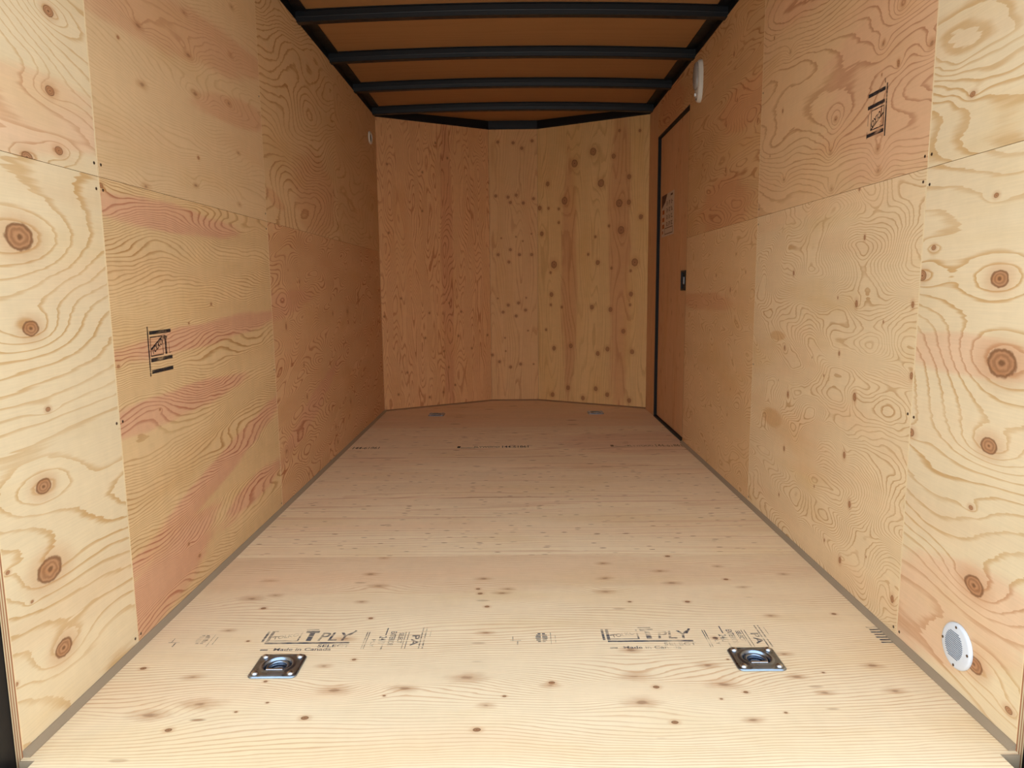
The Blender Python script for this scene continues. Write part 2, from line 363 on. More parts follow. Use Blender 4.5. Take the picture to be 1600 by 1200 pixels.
# ------------------------------------------------------------------ knots, in metres on each sheet: (along grain, across, radius)
KN = {
  'L_near_low': [(0.145, 1.044, 0.027),(0.152, 0.858, 0.016),(0.18, 0.683, 0.005),(0.142, 0.524, 0.016),(0.135, 0.342, 0.026),(0.154, 0.154, 0.019),(0.072, 0.299, 0.003),(0.014, 0.386, 0.004),(0.003, 0.156, 0.004)],
  'L_near_up': [(0.309, 0.327, 0.011),(0.289, 0.157, 0.01),(0.301, 0.034, 0.009),(0.193, 0.001, 0.011)],
  'L_mid_up': [(0.246, 0.279, 0.012),(0.577, 0.341, 0.014),(0.224, 0.007, 0.01),(0.536, 0.054, 0.009),(0.534, 0.567, 0.009),(0.907, 0.22, 0.008),(0.246, 0.43, 0.012),(0.545, 0.448, 0.012),(0.929, 0.728, 0.01),(0.89, 0.553, 0.01),(0.845, 0.378, 0.012),(0.141, 0.365, 0.004),(0.889, 0.036, 0.009),(0.568, 0.144, 0.005)],
  'L_mid_low': [(0.59, 0.888, 0.004),(0.42, 0.833, 0.003),(0.008, 1.187, 0.006),(0.016, 0.744, 0.004),(0.38, 0.103, 0.005),(0.315, 0.165, 0.004),(0.205, 0.601, 0.003)],
  'L_far_up': [(0.394, 0.307, 0.03),(0.144, 0.509, 0.02),(1.187, 0.789, 0.02)],
  'L_far_low': [(0.171, 0.773, 0.012),(1.326, 0.798, 0.03),(0.09, 0.233, 0.022),(1.313, 0.256, 0.02),(0.952, 0.88, 0.008),(0.813, 0.982, 0.006),(0.399, 0.969, 0.008),(2.028, 1.013, 0.008),(2.007, 0.655, 0.008),(2.04, 0.468, 0.008),(0.979, 0.799, 0.01),(0.404, 0.578, 0.008),(0.43, 0.421, 0.01),(0.941, 0.172, 0.01),(0.968, 0.082, 0.01),(0.399, 0.049, 0.008),(0.238, 1.018, 0.004),(0.29, 0.14, 0.004)],
  'R_near_low': [(0.163, 0.94, 0.018),(0.136, 0.768, 0.029),(0.154, 0.591, 0.017),(0.195, 0.443, 0.005),(0.164, 0.277, 0.021),(0.143, 0.105, 0.018),(0.029, 0.069, 0.007),(0.403, 1.016, 0.006),(0.443, 0.951, 0.012),(0.194, 1.111, 0.005),(0.447, 0.56, 0.01)],
  'R_near_up': [(0.298, 0.131, 0.006)],
  'R_mid_low': [(0.292, 1.063, 0.007),(0.319, 0.875, 0.01),(0.441, 0.891, 0.004),(0.412, 0.721, 0.007),(0.299, 0.603, 0.012),(0.343, 0.417, 0.01),(0.293, 0.278, 0.01),(0.853, 0.702, 0.008),(0.803, 0.535, 0.01),(0.817, 0.328, 0.009),(0.334, 0.087, 0.01),(0.03, 0.1, 0.01),(-0.007, 0.289, 0.01),(0.01, 0.702, 0.009),(0.025, 0.88, 0.008),(0.798, 0.973, 0.008),(1.227, 0.811, 0.008),(0.339, 1.206, 0.007),(1.229, 0.525, 0.008),(0.848, 0.142, 0.006),(-0.012, 0.756, 0.004),(0.512, 0.64, 0.004),(0.543, 0.262, 0.004),(0.902, 0.574, 0.003),(0.162, 0.83, 0.004),(0.607, 0.69, 0.003),(0.446, 0.11, 0.005),(0.178, 0.159, 0.003)],
  'R_mid_up': [(0.969, 0.362, 0.007),(0.543, 0.139, 0.012),(0.248, 0.09, 0.013),(0.238, 0.032, 0.013),(0.525, 0.023, 0.011),(0.928, 0.11, 0.01),(0.917, 0.552, 0.009),(0.518, 0.23, 0.012),(1.086, 0.656, 0.006),(0.163, 0.432, 0.012),(0.25, 0.364, 0.01),(0.165, 0.289, 0.008),(0.018, 0.292, 0.014),(0.248, 0.285, 0.004),(1.085, 0.221, 0.004)],
  'R_far_low': [(0.576, 0.982, 0.008),(0.338, 0.911, 0.01),(0.945, 0.822, 0.006),(0.27, 1.071, 0.006),(0.127, 0.988, 0.006),(0.953, 0.489, 0.006),(0.691, 0.504, 0.006),(1.202, 0.415, 0.01),(1.21, 0.334, 0.01),(0.29, 0.455, 0.005),(0.708, 0.306, 0.006),(0.327, 0.327, 0.006),(1.173, 1.538, 0.008)],
  'R_far_up': [(0.04, 0.39, 0.01),(0.479, 0.466, 0.008),(0.324, 0.541, 0.008),(0.467, 0.261, 0.012),(0.887, 0.354, 0.008),(0.393, 0.757, 0.01)],
  'B_right': [(1.951, 0.478, 0.024),(1.713, 0.544, 0.024),(1.603, 0.239, 0.024),(1.555, 0.693, 0.024),(1.355, 0.709, 0.024),(1.11, 0.146, 0.024),(1.111, 0.822, 0.024),(1.878, 0.324, 0.024),(1.742, 0.091, 0.015),(1.56, 0.019, 0.015),(1.357, 0.037, 0.015),(1.742, 0.769, 0.015),(1.444, 0.865, 0.015),(1.117, 0.522, 0.015),(0.873, 0.122, 0.015),(0.874, 0.795, 0.015),(0.773, 0.475, 0.015),(0.756, 0.63, 0.015),(0.439, 0.145, 0.015),(0.463, 0.294, 0.015),(0.448, 0.608, 0.015),(0.434, 0.81, 0.015),(0.41, 0.527, 0.015),(0.057, 0.131, 0.015),(0.046, 0.401, 0.015),(0.088, 0.609, 0.015),(0.054, 0.791, 0.015),(0.129, 0.512, 0.015),(1.902, 0.644, 0.015),(1.557, 0.769, 0.015),(0.122, 0.271, 0.015),(0.59, 0.737, 0.015),(1.39, 0.612, 0.009),(1.543, 0.188, 0.009),(1.553, 0.098, 0.009),(1.437, 0.188, 0.009),(1.314, 0.501, 0.009),(0.79, 0.117, 0.009),(0.792, 0.789, 0.009),(0.588, 0.073, 0.009),(1.048, 0.115, 0.009),(1.049, 0.79, 0.009),(1.072, 0.636, 0.009),(2.082, 0.689, 0.009),(2.064, 0.848, 0.009),(0.772, 0.214, 0.009),(1.182, 0.441, 0.009)],
  'B_mid': [(2.075, 0.074, 0.011),(2.067, 0.195, 0.011),(2.081, 0.346, 0.011),(2.026, 0.264, 0.011),(1.659, 0.053, 0.011),(1.649, 0.151, 0.011),(1.664, 0.217, 0.011),(1.607, 0.169, 0.011),(1.602, 0.273, 0.011),(1.635, 0.355, 0.011),(1.196, 0.066, 0.011),(1.235, 0.166, 0.011),(1.195, 0.239, 0.011),(1.194, 0.338, 0.011),(1.137, 0.153, 0.011),(0.733, 0.101, 0.011),(0.79, 0.144, 0.011),(0.806, 0.228, 0.011),(0.748, 0.285, 0.011),(0.701, 0.208, 0.011),(0.326, 0.067, 0.011),(0.281, 0.158, 0.011),(0.305, 0.241, 0.011),(0.382, 0.009, 0.011),(1.327, 0.093, 0.006),(1.337, 0.212, 0.006),(0.845, 0.059, 0.006),(0.848, 0.291, 0.006),(0.304, 0.348, 0.006),(0.413, 0.119, 0.006),(1.302, 0.266, 0.006),(1.359, 0.337, 0.006),(0.58, 0.304, 0.006),(0.522, 0.115, 0.006)],
  'B_left': [(1.843, 0.08, 0.007),(1.804, 0.36, 0.007),(2.028, 0.473, 0.007),(1.924, 0.571, 0.007),(1.345, 0.076, 0.007),(0.858, 0.158, 0.007),(1.517, 0.352, 0.007),(0.724, 0.02, 0.007),(0.741, 0.389, 0.007),(0.815, 0.561, 0.007),(0.745, 0.663, 0.007),(0.552, 0.635, 0.007),(0.436, 0.506, 0.007),(0.548, 0.349, 0.007),(0.447, 0.754, 0.007),(0.287, 0.192, 0.007),(0.121, 0.114, 0.007),(0.078, 0.373, 0.007),(0.108, 0.493, 0.007),(0.159, 0.598, 0.007),(0.305, 0.544, 0.007),(0.548, 0.898, 0.007)],
  'F1': [(0.209, 0.366, 0.012),(0.279, 0.253, 0.02),(0.184, 0.211, 0.02),(0.252, 0.157, 0.008),(0.533, 0.197, 0.009),(0.57, 0.305, 0.018),(0.518, 0.412, 0.01),(0.068, 0.407, 0.008),(0.395, 0.344, 0.005),(0.191, 0.805, 0.018),(0.257, 0.825, 0.012),(0.252, 0.737, 0.008),(0.535, 0.775, 0.01),(0.583, 0.668, 0.007),(0.207, 1.167, 0.008),(0.537, 1.122, 0.01),(0.202, 0.936, 0.012),(0.564, 0.889, 0.015),(0.875, 1.165, 0.009),(0.958, 0.83, 0.012),(0.973, 0.86, 0.01),(0.894, 0.938, 0.012),(0.915, 0.577, 0.012),(0.88, 0.861, 0.007),(0.888, 0.827, 0.008),(0.912, 0.737, 0.008),(0.519, 0.983, 0.012),(0.93, 0.239, 0.01),(0.882, 0.353, 0.02),(0.913, 0.151, 0.009),(1.078, 0.318, 0.01),(1.082, 0.33, 0.008),(0.97, 0.275, 0.005),(0.734, 0.31, 0.014),(0.692, 0.28, 0.004),(0.43, 0.256, 0.004),(0.372, 0.221, 0.004),(0.586, 0.442, 0.006),(0.279, 0.541, 0.005),(0.536, 0.55, 0.014),(0.202, 0.601, 0.01),(1.526, 1.118, 0.009),(1.508, 0.759, 0.008),(1.529, 0.539, 0.008),(1.472, 0.403, 0.013),(1.488, 0.318, 0.018),(1.511, 0.178, 0.011),(1.339, 0.172, 0.008),(1.281, 0.248, 0.018),(1.672, 0.348, 0.012),(1.709, 0.28, 0.01),(1.874, 0.395, 0.012),(1.873, 0.285, 0.012),(1.905, 0.673, 0.007),(1.722, 0.665, 0.01),(1.68, 0.453, 0.01),(1.53, 0.43, 0.004),(1.742, 0.365, 0.004),(1.528, 0.284, 0.006),(1.464, 0.258, 0.004),(1.274, 0.833, 0.015),(1.285, 0.935, 0.012),(1.293, 1.058, 0.012),(1.309, 1.161, 0.007),(1.337, 0.762, 0.006),(1.473, 0.989, 0.012),(1.492, 0.895, 0.013),(1.672, 1.025, 0.01),(1.706, 0.86, 0.01),(1.866, 0.957, 0.01),(1.294, 0.479, 0.013),(1.285, 0.355, 0.018),(1.326, 0.308, 0.008),(1.59, 0.204, 0.004),(1.67, 0.919, 0.008)],
  'F4': [(0.289, 0.585, 0.01),(0.492, 0.577, 0.012)],
}

K = KN.get
# ------------------------------------------------------------------ materials of the individual sheets
pale = dict(base=(228,203,160), line=(196,148,86), red=(226,178,138), redline=(186,124,84))
mats = {}
mats['L_near_low'] = ply_mat('plywood_pale_wide_grain', 1, **pale, su=.9, sv=2.6, A=.7, slope=1.5, N=11, wid=.3, warp=.022, wu=2.0, wv=6,
    knots=K('L_near_low'), kb=.20, edge=.004, size=(.445,1.2), tilt=.03)
mats['L_near_up'] = ply_mat('plywood_pale_pinkish_grain', 2, **pale, su=.9, sv=2.6, A=.7, slope=1.5, N=11, wid=.28, warp=.024, tilt=.35,
    knots=K('L_near_up'), kb=.3, edge=.004, size=(.445,.96), patches=[(.12,.08,.42,.10,.1)])
mats['L_mid_up'] = ply_mat('plywood_tan_red_band', 3, wig=.6, base=(214,174,124), line=(184,138,88), red=(204,146,102), redline=(164,98,60),
    su=1.2, sv=5, A=.5, slope=2.8, N=30, wid=.36, warp=.024, tilt=-.03, lstr=.5, faint=.008, knots=K('L_mid_up'), kb=.12, edge=.0035, size=(1.173,.96),
    patches=[(.45,.50,.85,.085,.10),(.9,.36,.35,.05,.1)], blotch=.09)
mats['L_mid_low'] = ply_mat('plywood_fine_grain_red_bands', 4, wig=.6, mott=.1, lstr=1.1, redamt=1., base=(214,172,116), line=(176,126,72), red=(208,146,106), redline=(166,94,62),
    su=1.2, sv=5.5, A=.45, slope=3.2, N=36, wid=.42, warp=.022, tilt=-.03, knots=K('L_mid_low'), kb=.1, edge=.0035, size=(1.173,1.2),
    patches=[(.35,1.14,.5,.045,-.02),(.62,.80,.75,.040,.05),(.28,.60,.55,.045,.03),(.62,.34,.75,.05,.22),(.15,.12,.4,.10,.2),(.9,.18,.35,.05,.1)], blotch=.12)
mats['L_far_up'] = ply_mat('plywood_tan_swirled_grain', 5, lstr=1., base=(210,166,112), line=(172,118,68), red=(202,144,94), redline=(160,96,56),
    su=1.2, sv=3, A=1., slope=1.5, N=15, wid=.33, warp=.035, tilt=-.1, knots=(), kb=.2, patches=[(.75,.2,.4,.2,0),(.12,.10,.12,.03,-.2)], blotch=.1)
mats['L_far_up2'] = ply_mat('plywood_tan_plain_grain', 15, base=(204,156,102), line=(170,114,66), su=1.4, sv=3, A=1., slope=1.2, N=13, wid=.3, warp=.03, lstr=.6)
mats['L_far_low'] = ply_mat('plywood_reddish_swirled_grain', 6, lstr=1.15, base=(208,152,100), line=(166,96,54), red=(204,138,98), redline=(158,86,52),
    faint=.02, su=1.8, sv=5, A=1.1, slope=1.6, N=20, wid=.36, warp=.035, tilt=-.2, knots=K('L_far_low'), kb=.3, asp=.7, edge=.002, size=(2.4,1.2),
    patches=[(.1,.86,.5,.06,.1),(.5,.35,.6,.06,.3)], blotch=.1)
mats['R_near_low'] = ply_mat('plywood_pale_wide_grain_knots', 7, **pale, su=.9, sv=2.6, A=.7, slope=1.5, N=11, wid=.3, warp=.022, tilt=-.04,
    knots=K('R_near_low'), kb=.22, edge=.004, size=(.451,1.2), patches=[(.27,.775,.3,.045,0),(.30,.16,.38,.13,-.35)])
mats['R_near_up'] = ply_mat('plywood_pale_flame_grain', 8, **pale, su=1.5, sv=4, A=.8, slope=1.6, N=10, wid=.5, warp=.045, tilt=-.2,
    knots=K('R_near_up'), kb=.2, edge=.004, size=(.451,.96))
mats['R_mid_low'] = ply_mat('plywood_pale_contour_grain', 9, tint=.6, base=(230,198,150), line=(186,134,78), red=(204,150,92), redline=(172,112,62),
    su=2.4, sv=5., A=1.3, slope=2.2, N=22, wid=.36, warp=.035, wig=.7, knots=K('R_mid_low'), kb=.25, spread=4.5, asp=.75, edge=.0035, size=(1.2,1.2), blotch=.08,
    patches=[(.95,.42,.10,.04,0),(.93,.74,.08,.02,0)])
mats['R_mid_up'] = ply_mat('plywood_rosy_wide_grain', 10, base=(218,172,120), line=(170,112,66), red=(214,156,112), redline=(164,98,62),
    su=1.1, sv=4, A=.8, slope=2.2, N=14, wid=.3, warp=.028, tilt=-.1, faint=.009, knots=K('R_mid_up'), kb=.2, asp=.8, edge=.003, size=(1.2,.96),
    patches=[(.1,.3,.5,.3,0),(.6,.75,.6,.12,0)], blotch=.08)
mats['R_far_low'] = ply_mat('plywood_tan_contour_grain', 11, base=(218,172,116), line=(184,128,74), red=(206,142,92), redline=(166,98,56),
    su=2.6, sv=5., A=1.3, slope=1.6, N=18, wid=.34, warp=.03, knots=K('R_far_low'), kb=.22, asp=.6, size=(1.2,1.2),
    patches=[(.8,.85,.5,.05,0)], blotch=.1)
mats['R_far_up'] = ply_mat('plywood_brown_fine_grain', 12, base=(204,152,94), line=(168,108,58), red=(200,132,78), redline=(158,88,48),
    su=1.6, sv=7., A=.9, slope=2.4, N=17, wid=.36, warp=.02, knots=K('R_far_up'), kb=.1, asp=.7, size=(1.2,.96),
    patches=[(.5,.1,.4,.14,0),(.2,.5,.4,.1,0)], blotch=.14)
mats['R_strip'] = ply_mat('plywood_strip_beside_door', 16, base=(206,150,98), line=(172,112,68), su=.8, sv=8, A=.5, slope=4, N=14, wid=.4, warp=.01, lstr=.6)
mats['door'] = ply_mat('plywood_door_skin', 17, base=(204,144,92), line=(176,112,68), su=.8, sv=6, A=.5, slope=3, N=12, wid=.4, warp=.012, lstr=.4,
    pins=.12, pinsc=(12.,40.))
mats['B_left'] = ply_mat('plywood_rosy_vertical_grain', 13, k_lift=.12, base=(226,166,110), line=(184,112,66), red=(214,146,96), redline=(160,86,52),
    su=1.8, sv=9, A=1.3, slope=3.0, N=10, wid=.42, warp=.022, wu=3.5, wv=10, knots=K('B_left'), kb=.0, asp=1.2, size=(H,1.), patches=[(1.1,.55,1.3,.05,0)], blotch=.07)
mats['B_mid'] = ply_mat('plywood_knotty_narrow_panel', 14, k_lift=.12, base=(222,170,112), line=(188,126,74), su=1.0, sv=7, A=.7, slope=3, N=11, wid=.38, warp=.012,
    lstr=.6, knots=K('B_mid'), kb=.12, asp=1., size=(H,.4), blotch=.07)
mats['B_right'] = ply_mat('plywood_knotty_wide_panel', 18, k_lift=.12, base=(226,180,116), line=(192,140,82), red=(210,150,96), redline=(174,108,64),
    su=.8, sv=7, A=.7, slope=3, N=10, wid=.4, warp=.012, lstr=.55, knots=K('B_right'), kb=.14, asp=1.15, size=(H,1.),
    patches=[(1.2,.70,1.4,.09,0),(1.,.28,1.,.07,0)], blotch=.09)
flo = dict(kscale=.7, kcol=(112,72,44), base=(243,216,177), line=(204,152,108), red=(224,176,136), redline=(190,128,90))
def fk(y0, y1):
    return [(round(a, 3), round(b+1.15-y0, 3), r) for a, b, r in KN['F1'] if y0 <= b+1.15 < y1]
mats['F1'] = ply_mat('plywood_floor_ringed_grain', 20, **flo, su=1.2, sv=3.6, A=.30, slope=3.6, N=26, wid=.42, warp=.014, wu=2.4, wv=8., lstr=.8, wig=.5,
    knots=fk(1.15,2.377), kb=.12, asp=1.3, spread=4., faint=.0095, redamt=.4, patches=[(.6,1.0,1.4,.16,0)], blotch=.07, pins=.03, pinsc=(10.,34.))
fl2 = dict(k_lift=.2, base=(250,224,186), line=(218,172,130), red=(238,200,164), redline=(180,126,84))
mats['F2'] = ply_mat('plywood_floor_straight_grain', 21, **fl2, su=.5, sv=8, A=.45, slope=4, N=11, wid=.5, warp=.008, lstr=.6, fib=.11,
    patches=[(.3,.42,.8,.012,0),(1.75,.35,.4,.012,0),(1.6,.62,.5,.01,0),(.9,.7,.9,.012,0)], pins=.5, pinsc=(16.,60.), blotch=.06)
mats['F3'] = ply_mat('plywood_floor_flecked_grain', 22, **fl2, su=.5, sv=8, A=.45, slope=4, N=11, wid=.5, warp=.008, lstr=.6, fib=.11,
    patches=[(1.75,.65,.5,.30,0),(.5,.3,.6,.012,0)], pins=.45, pinsc=(10.,44.), blotch=.07)
mats['F4'] = ply_mat('plywood_floor_dark_grain', 23, base=(243,206,164), line=(190,136,94), su=.5, sv=8, A=.35, slope=5, N=10, wid=.5, warp=.006, lstr=.35,
    pins=.14, pinsc=(5.,22.), blotch=.07)
mats['ceil'] = ply_mat('ceiling_lauan_panel', 24, k_lift=0., tint=0., mott=.02, base=(172,127,82), line=(158,112,70), su=.4, sv=5, A=.4, slope=2, N=7, wid=.5, warp=.01, lstr=.35, blotch=.07, fib=.05)

# ------------------------------------------------------------------ the shell
# walls: an outer steel skin that carries the plywood sheets
def wall(name, boxes):
    bm = bmesh.new()
    for b in boxes: box(bm, *b)
    o = mesh_obj(name, bm, black); tag(o, kind='structure'); return o
DY0, DY1, DZ = 4.16, 5.045, 1.945       # side door opening
wl = wall('wall_left', [(-1.06,-1.0135, YR+.002, D, -.05, 2.30)])
wr = wall('wall_right', [(1.0135,1.06, YR+.002, DY0, -.05, 2.30),(1.0135,1.06, DY1, DR, -.05, 2.30),(1.0135,1.06, DY0, DY1, DZ, 2.30)])
SL1, SL2, SR1, SR2 = 1.755, 2.928, 1.761, 2.963
HS = 1.207
L = {}
L['nl'] = sheet(wl,'L', YR, SL1, 0, HS, mats['L_near_low'])
L['nu'] = sheet(wl,'L', YR, SL1, HS, H, mats['L_near_up'])
L['ml'] = sheet(wl,'L', SL1, SL2, 0, HS, mats['L_mid_low'])
L['mu'] = sheet(wl,'L', SL1, SL2, HS, H, mats['L_mid_up'])
L['fl'] = sheet(wl,'L', SL2, D, 0, HS, mats['L_far_low'])
L['fu'] = sheet(wl,'L', SL2, 4.13, HS, H, mats['L_far_up'])
L['fu2'] = sheet(wl,'L', 4.13, D, HS, H, mats['L_far_up2'])
R = {}
R['nl'] = sheet(wr,'R', YR, SR1, 0, HS, mats['R_near_low'], out=1)
R['nu'] = sheet(wr,'R', YR, SR1, HS, H, mats['R_near_up'], out=1)
R['ml'] = sheet(wr,'R', SR1, SR2, 0, HS, mats['R_mid_low'], out=1)
R['mu'] = sheet(wr,'R', SR1, SR2, HS, H, mats['R_mid_up'], out=1)
R['fl'] = sheet(wr,'R', SR2, DY0, 0, HS, mats['R_far_low'], out=1)
R['fu'] = sheet(wr,'R', SR2, DY0, HS, H, mats['R_far_up'], out=1)
RV = Matrix(((0,0,-1,1),(0,1,0,0),(1,0,0,0),(0,0,0,1)))
R['js'] = sheet(wr, RV, 0, H, DY1, DR, mats['R_strip'])
R['ad'] = sheet(wr, 'R', DY0, DY1, DZ, H, mats['R_far_up'], out=1)
# end grain strips on the rear edges of the side walls
for s, par in ((-1, wl), (1, wr)):
    bm = bmesh.new(); box(bm, min(0, s*.0135), max(0, s*.0135), 0, .0025, -.06, H)
    o = mesh_obj('edge_ply', bm, endply, par); o.location = (s*1.0, YR-.002, 0)
# nose wall
wb = None
bm = bmesh.new()
P = [(-1, D), (NA, DN), (NB, DN), (1, DR)]
def off(P, t): return [(x*(1+t*.9) if abs(x) > .5 else x, y+t) for x, y in P]
for (x0,y0),(x1,y1) in zip(P, P[1:]):
    dv = Vector((x1-x0, y1-y0, 0)); n = Vector((-dv.y, dv.x, 0)).normalized(); l = dv.length; d = dv.normalized()
    prism(bm, [(-.02,.0135),(l+.02,.0135),(l+.02,.05),(-.02,.05)], Vector((x0,y0,-.05)), d, n, Vector((0,0,2.36)))
wb = tag(mesh_obj('wall_back', bm, black), kind='structure')
for (x0,y0),(x1,y1), mn in zip(P, P[1:], ('B_left','B_mid','B_right')):
    dv = Vector((x1-x0, y1-y0, 0)); l = dv.length; d = dv.normalized()
    Mx = Matrix(((0, d.x, -d.y, x0),(0, d.y, d.x, y0),(1,0,0,0),(0,0,0,1)))
    sheet(wb, Mx, 0, H, 0, l, mats[mn], out=1)
# floor: joists below, four sheets across, pan holes for the tie-downs
bm = bmesh.new(); box(bm, -1.04, 1.04, 1.312, 5.85, -.11, -.03); box(bm, -.965, .958, 1.242, 1.312, -.11, -.03)
fl = tag(mesh_obj('floor', bm, black), kind='structure')
TD = [(-.597,1.650), (.600,1.667), (-.585,5.17), (.597,5.19)]
hs = [(x-.036, x+.036, y-.036, y+.036) for x, y in TD]
NOTCH = [(-1, -.970, 1.24, 1.302), (.962, 1, 1.24, 1.302)]
YF = [1.24, 2.377, 3.53, 4.688, DN]
F = []
for i in range(4):
    y0, y1 = YF[i], YF[i+1]
    if i < 3:
        o = sheet(fl, 'F', -1, 1, y0, y1, mats['F%d' % (i+1)], th=.03, holes=[h for h in hs if y0 < h[2] < y1] + (NOTCH if i == 0 else []))
    else:
        bm = bmesh.new()
        for a, b, c, d in rects(0, 2, 0, D-y0, [(h[0]+1, h[1]+1, h[2]-y0, h[3]-y0) for h in hs[2:]]): box(bm, a, b, c, d, -.03, 0)
        prism(bm, [(0, D-y0), (2, D-y0), (2, DR-y0), (1+NB, DN-y0), (1+NA, DN-y0)], Vector((0,0,-.03)), Vector((1,0,0)), Vector((0,1,0)), Vector((0,0,.03)))
        bmesh.ops.remove_doubles(bm, verts=bm.verts, dist=1e-5)
        o = mesh_obj('plywood_sheet', bm, mats['F4'], fl); o.location = (-1, y0, 0)
    F.append(o)
# ceiling: arched lauan panels over the bows
def zc(x): return 2.2375 - .022*x*x
bm = bmesh.new(); n = 24; vs = []
for k in range(n+1):
    x = -1.04 + 2.08*k/n
    vs.append([bm.verts.new((x, y, zc(x)+t)) for y in (1.24, 5.86) for t in (0, .02)])
for a, b in zip(vs, vs[1:]):
    bm.faces.new((a[0],a[2],b[2],b[0])); bm.faces.new((a[1],b[1],b[3],a[3])); bm.faces.new((a[0],b[0],b[1],a[1])); bm.faces.new((a[2],a[3],b[3],b[2]))
bm.faces.new((vs[0][0],vs[0][1],vs[0][3],vs[0][2])); bm.faces.new((vs[-1][0],vs[-1][2],vs[-1][3],vs[-1][1]))
ce = tag(mesh_obj('ceiling', bm, mats['ceil'], smooth=False), kind='structure')
# steel rails along the top of the side walls and the header that follows the nose
for nme, s in (('trim_1', -1), ('trim_2', 1)):
    bm = bmesh.new(); x0, x1 = sorted((s*1.002, s*1.05)); box(bm, x0, x1, YR, D-.01, H+.0005, H+.041)
    x0, x1 = sorted((s*.948, s*1.04)); box(bm, x0, x1, YR, D-.03, H+.0385, H+.0425)
    tag(mesh_obj(nme, bm, black), kind='structure')
bm = bmesh.new()
for (x0,y0),(x1,y1) in zip(P, P[1:]):
    dv = Vector((x1-x0, y1-y0, 0)); n_ = Vector((-dv.y, dv.x, 0)).normalized(); l = dv.length; d = dv.normalized()
    K_ = 10
    for k in range(K_):
        a, b = l*k/K_, l*(k+1)/K_; pa = Vector((x0,y0,0))+d*a; pb = Vector((x0,y0,0))+d*b
        za, zb = zc(pa.x)-.001, zc(pb.x)-.001
        q = []
        for t in (-.002, .03):
            for p, z in ((pa, za), (pb, zb)):
                q.append(bm.verts.new(p+n_*t+Vector((0,0,H+.001)))); q.append(bm.verts.new(p+n_*t+Vector((0,0,z))))
        for f in ((0,2,3,1),(4,5,7,6),(1,3,7,5),(0,4,6,2)): bm.faces.new([q[i] for i in f])
    # a thin lower flange with a rolled lip
    prism(bm, [(0,-.012),(l,-.012),(l,.0),(0,.0)], Vector((x0,y0,H+.006)), d, n_, Vector((0,0,.006)))
tag(mesh_obj('trim_3', bm, black), kind='structure')
# baseboards: grey cove strip in the corner between floor and walls
def cove(name, p0, p1, nrm, w_=.0145):
    p0, p1, nrm = Vector(p0), Vector(p1), Vector(nrm).normalized(); bm = bmesh.new()
    prism(bm, [(.0004,.0004),(w_,.0004),(w_*.93,w_*.22),(w_*.22,w_*.93),(.0004,w_)], p0, nrm, Vector((0,0,1)), p1-p0)
    return bm
o = tag(mesh_obj('baseboard_left', cove('', (-1,YR,0), (-1,D,0), (1,0,0)), grey), kind='structure')
o = tag(mesh_obj('baseboard_right', cove('', (1,YR,0), (1,DY0-.0,0), (-1,0,0)), grey), kind='structure')
bm = cove('', (-1,D,0), (NA,DN,0), (DN-D,-(NA+1),0), .011)
bm2 = cove('', (NA,DN,0), (NB,DN,0), (0,-1,0), .011); me = bpy.data.meshes.new('t'); bm2.to_mesh(me); bm.from_mesh(me)
bm2 = cove('', (NB,DN,0), (1,DR,0), (DR-DN,-(1-NB),0), .011); bm2.to_mesh(me); bm.from_mesh(me)
tag(mesh_obj('baseboard_back', bm, flat_mat('brown_caulk', (150,110,76), .6)), kind='structure')
# rear corners: grey return of the cove, black door frame round the opening
bm = bmesh.new()
for s in (-1, 1):
    x0, x1 = (-.9995, -.9705) if s < 0 else (.9625, .9995); box(bm, x0, x1, 1.2965, 1.3016, -.09, -.001)
tag(mesh_obj('trim_4', bm, grey), kind='structure')
bm = bmesh.new()
for s in (-1, 1):
    x0, x1 = sorted((s*1.0145, s*1.075)); box(bm, x0, x1, 1.255, YR+.0, -.30, 2.32)
    x0, x1 = sorted((s*1.030, s*1.062)); box(bm, x0, x1, 1.246, 1.254, -.30, 2.32)
box(bm, -1.075, 1.075, 1.18, 1.24, 2.08, 2.32)
box(bm, -1.075, 1.075, 1.18, 1.234, -.16, -.004)
tag(mesh_obj('trim_5', bm, black), kind='structure')
bm = bmesh.new(); box(bm, -12, 12, -14, 12, -.62, -.60)
tag(mesh_obj('floor_ground', bm, concrete), kind='structure')

# ------------------------------------------------------------------ roof bows
def bow(y, label, vis=True):
    bm = bmesh.new(); n = 28; rows = []
    hgt = .052
    # hat channel: flanges against the panel, a groove along the underside
    prof = [(-.030,.0),(-.030,-.004),(-.0245,-.006),(-.0235,-hgt*.52),(-.0245,-hgt*.56),(-.0235,-hgt*.62),(-.022,-hgt+.003),(-.019,-hgt),
            (.019,-hgt),(.022,-hgt+.003),(.0245,-.006),(.030,-.004),(.030,.0)]
    for k in range(n+1):
        x = -1.035 + 2.07*k/n
        rows.append([bm.verts.new((x, a, zc(x)+b)) for a, b in prof])
    for a, b in zip(rows, rows[1:]):
        for i in range(len(prof)): j = (i+1) % len(prof); bm.faces.new((a[i], b[i], b[j], a[j]))
    bm.faces.new(rows[0]); bm.faces.new(rows[-1][::-1])
    o = mesh_obj('roof_bow', bm, black); o.location = (0, y, 0)
    bm = bmesh.new()
    tag(o, label, 'roof beam', 'black steel bows across the ceiling'); return o
B0 = 3.50
bow(B0+1.77, 'black arched steel ceiling bow nearest the nose wall')
bow(B0+1.18, 'black arched steel ceiling bow second from the nose wall')
bow(B0+.595, 'black arched steel ceiling bow third from the nose wall')
b1 = bow(B0, 'black arched steel ceiling bow topmost in the photo, largest and closest to the viewer')
bow(B0-.6, 'black arched steel ceiling bow overhead, fifth from the nose wall')

